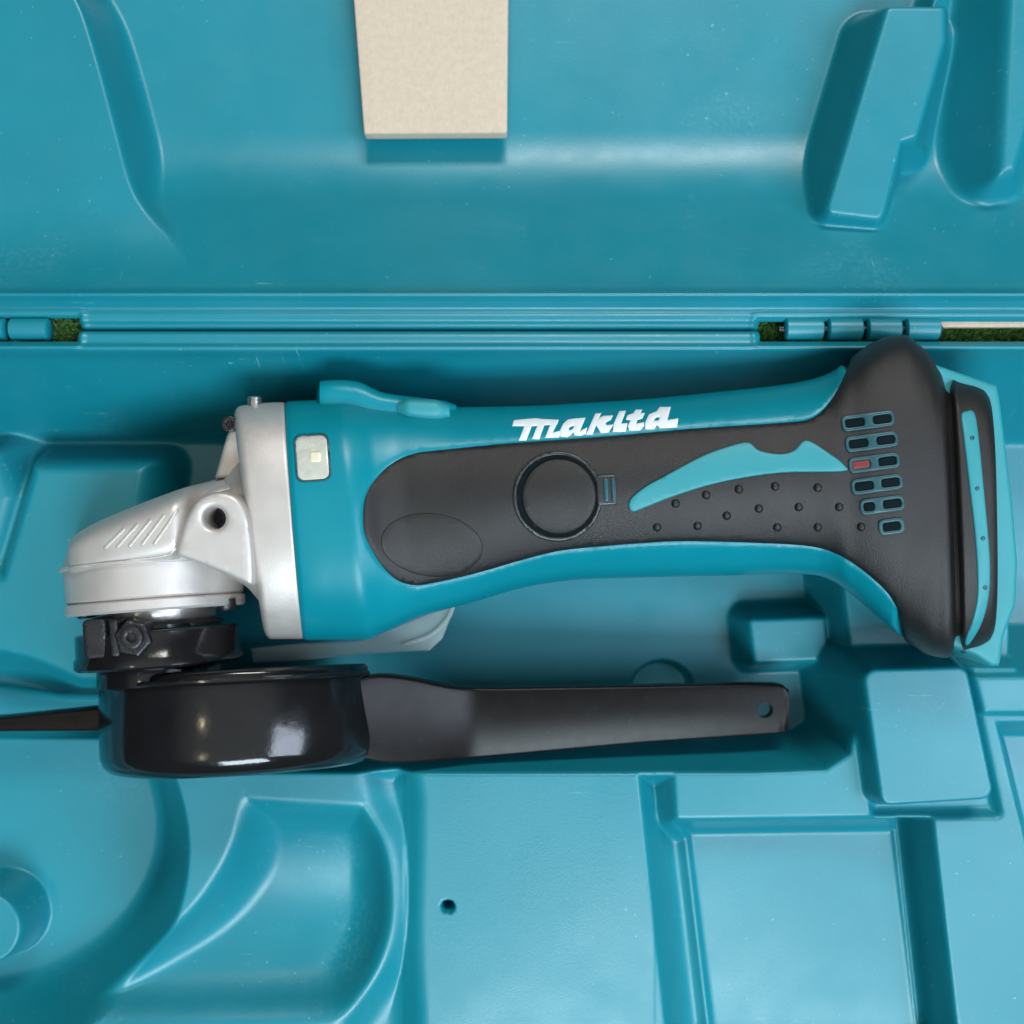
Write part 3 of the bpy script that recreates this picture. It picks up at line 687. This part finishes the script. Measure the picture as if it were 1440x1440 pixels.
revolve('lock_button', (358, 562), 10, 0.0, [(-4, .01), (-4, 8), (-2, 10), (10, 10), (10, .01)], ALUD, grinder, n=24)
# flange screws
revolve('screw', (121, 853), 0, HD, [(0, .01), (0, 15), (12, 15), (16, 12), (16, 6), (10, 6), (10, .01)], STEEL, grinder, n=30)
revolve('screw', (318, 842), 10, HD, [(0, .01), (0, 13), (12, 13), (16, 10), (16, 6), (10, 6), (10, .01)], STEEL, grinder, n=30)
# clamp ring, nut and lug
hr('clamp_ring', 0, [(86, .01), (86, 108), (89, 112), (118, 112), (122, 115), (134, 115), (137, 112), (137, .01)], BLK, n=120)
prism('clamp_lug', rrect((133, 899), 34, 56, 7, -.08), 84, -40, STEEL, grinder, r=4, spacing=6)
prism('clamp_lug', rrect((160, 898), 13, 52, 4, -.08), 92, -40, STEEL, grinder, r=3, spacing=6)
hexn = circle((186, 898), 27, 6, rot=.2)
prism('clamp_nut', hexn, 96, 40, STEEL, grinder, r=3, spacing=6)
tube('clamp_bolt', (184, 897), 60, 104, 15, STEEL, grinder, inner=7)
hr('spindle_collar', 0, [(137, .01), (137, 84), (142, 86), (162, 86), (162, .01)], BLK)
# wheel guard
gc = (350, 1008); gz = -118
gr = 214
gp = [(-70, 40), (-72, 160), (-71, gr - 6), (-68, gr - 1.5), (-64, gr), (20, gr), (46, gr - 1), (58, gr - 5), (67, gr - 14), (71, gr - 26), (68, gr - 27), (56, gr - 8), (-60, gr - 5), (-62, 40)]
gp = [(t * 1.0, r) for t, r in gp]
guard = revolve('wheel_guard', gc, gz, -.05, gp, BLK, grinder, a0=25, a1=155, n=120, beta=.13)
revolve('guard_bead', (350, 954), gz, -.05, [(-3, gr), (-1, gr + 2.5), (2, gr + 2.5), (4, gr)], BLK, guard, a0=25.5, a1=154.5, n=110, beta=.13)
revolve('backing_flange', gc, gz, -.05, [(-20, .01), (-20, 120), (20, 120), (20, .01)], STEEL, grinder)

# ------------------------------------------------------------------ lock nut wrench, strap shaped, beside the guard
wtop = np.array([(500, 955), (530, 948), (575, 953), (640, 967), (700, 968), (760, 967), (900, 965), (1040, 962), (1092, 962), (1103, 964), (1108, 970)], float)
wbot = np.array([(500, 1066), (530, 1074), (560, 1076), (640, 1070), (700, 1065), (800, 1056), (900, 1047), (1060, 1036), (1096, 1034), (1105, 1032), (1109, 1026)], float)
wx = np.concatenate([np.arange(504, 1090, 6), np.arange(1090, 1110, 1.5)])
yt = np.interp(wx, wtop[:, 0], wtop[:, 1]); yb = np.interp(wx, wbot[:, 0], wbot[:, 1])
ker = np.ones(7) / 7; sm = lambda q: np.concatenate([q[:3], np.convolve(q, ker, 'valid'), q[-3:]]); yt[:-14] = sm(yt[:-14]); yb[:-14] = sm(yb[:-14])
zt = np.interp(wx, [480, 560, 632, 660, 1200], [-8, -36, -60, -74, -112]); zt[:60] = sm(sm(zt[:60]))
V = []; F = []; rr_ = 4.5
for x, a, b, z in zip(wx, yt, yb, zt):
    (u0, v0), (u1, v1) = U((x, a), z), U((x, b), z); ring = []
    ring = [(v0 + rr_ * (1 - math.cos(math.radians(t))), z - rr_ * (1 - math.sin(math.radians(t)))) for t in (0, 18, 36, 54, 72, 90)]
    mid = [(v0 + (v1 - v0) * q, z - 3.0 * ((q - .22) / .5) ** 2 + .6) for q in (.12, .2, .3, .4, .5, .6, .7, .8, .88)]
    end = [(v1 - rr_ * (1 - math.cos(math.radians(t))), z - 6 - rr_ * (1 - math.sin(math.radians(t)))) for t in (90, 72, 54, 36, 18, 0)]
    low = [(v1, z - 22), (v0, z - 22)]
    prof = ring + mid + end + low; V += [(u0 if k_ < 12 else u1, v, zz) for k_, (v, zz) in enumerate(prof)]; nr = len(prof)
for j_ in range(len(wx) - 1):
    for i_ in range(nr): F.append((j_*nr+i_, j_*nr+(i_+1) % nr, (j_+1)*nr+(i_+1) % nr, (j_+1)*nr+i_))
F.append(list(range(nr))); F.append([(len(wx)-1)*nr + i_ for i_ in range(nr)][::-1])
me = mesh('lock_nut_wrench', V, F, recalc=True); w = link('lock_nut_wrench', me, WR)
hc_ = U((1076, 999), -104); cv = [(hc_[0] + 12 * math.cos(a), hc_[1] + 12 * math.sin(a), zz) for zz in (-200, -40) for a in np.linspace(0, 2 * math.pi, 28, endpoint=False)]
cut = link('hole_cutter', mesh('hole_cutter', cv, [(i_, (i_+1) % 28, 28+(i_+1) % 28, 28+i_) for i_ in range(28)] + [list(range(28))[::-1], list(range(28, 56))], recalc=True), WR)
md = w.modifiers.new('hole', 'BOOLEAN'); md.operation = 'DIFFERENCE'; md.object = cut; md.solver = 'EXACT'
dg = bpy.context.evaluated_depsgraph_get(); nm = bpy.data.meshes.new_from_object(w.evaluated_get(dg)); w.modifiers.clear(); w.data = nm
bpy.data.objects.remove(cut); autosmooth(nm, 35)
tag(w, 'flat black steel wrench with a round hole at its end lying below the grinder handle', 'wrench')
# dark blade at the far left
bl = [(-160, 1022), (0, 1010), (120, 998), (190, 994), (190, 1028), (0, 1029), (-160, 1031)]
o = prism('metal_blade', bl, -112, -150, WR, None, r=3, spacing=12)
tag(o, 'thin dark metal blade edge sticking out left from behind the black wheel guard', 'blade')
# translucent plastic piece under the handle
cl = [(352, 912), (420, 905), (500, 902), (560, 880), (642, 848), (634, 868), (622, 898), (604, 915), (560, 917), (515, 920), (430, 928), (356, 932)]
o = prism('plastic_cover', cl, -118, -124, CLEAR, None, r=2, spacing=12)
tag(o, 'translucent frosted plastic cover sticking out below the grinder housing', 'plastic cover')
rimc = catmull([(640, 850), (632, 872), (606, 896), (570, 908), (568, 904), (602, 892), (626, 870), (634, 852)], 4)
rr = prism('cover_rim', rimc, -112, -119, CLEAR, o, r=1.5, spacing=8)
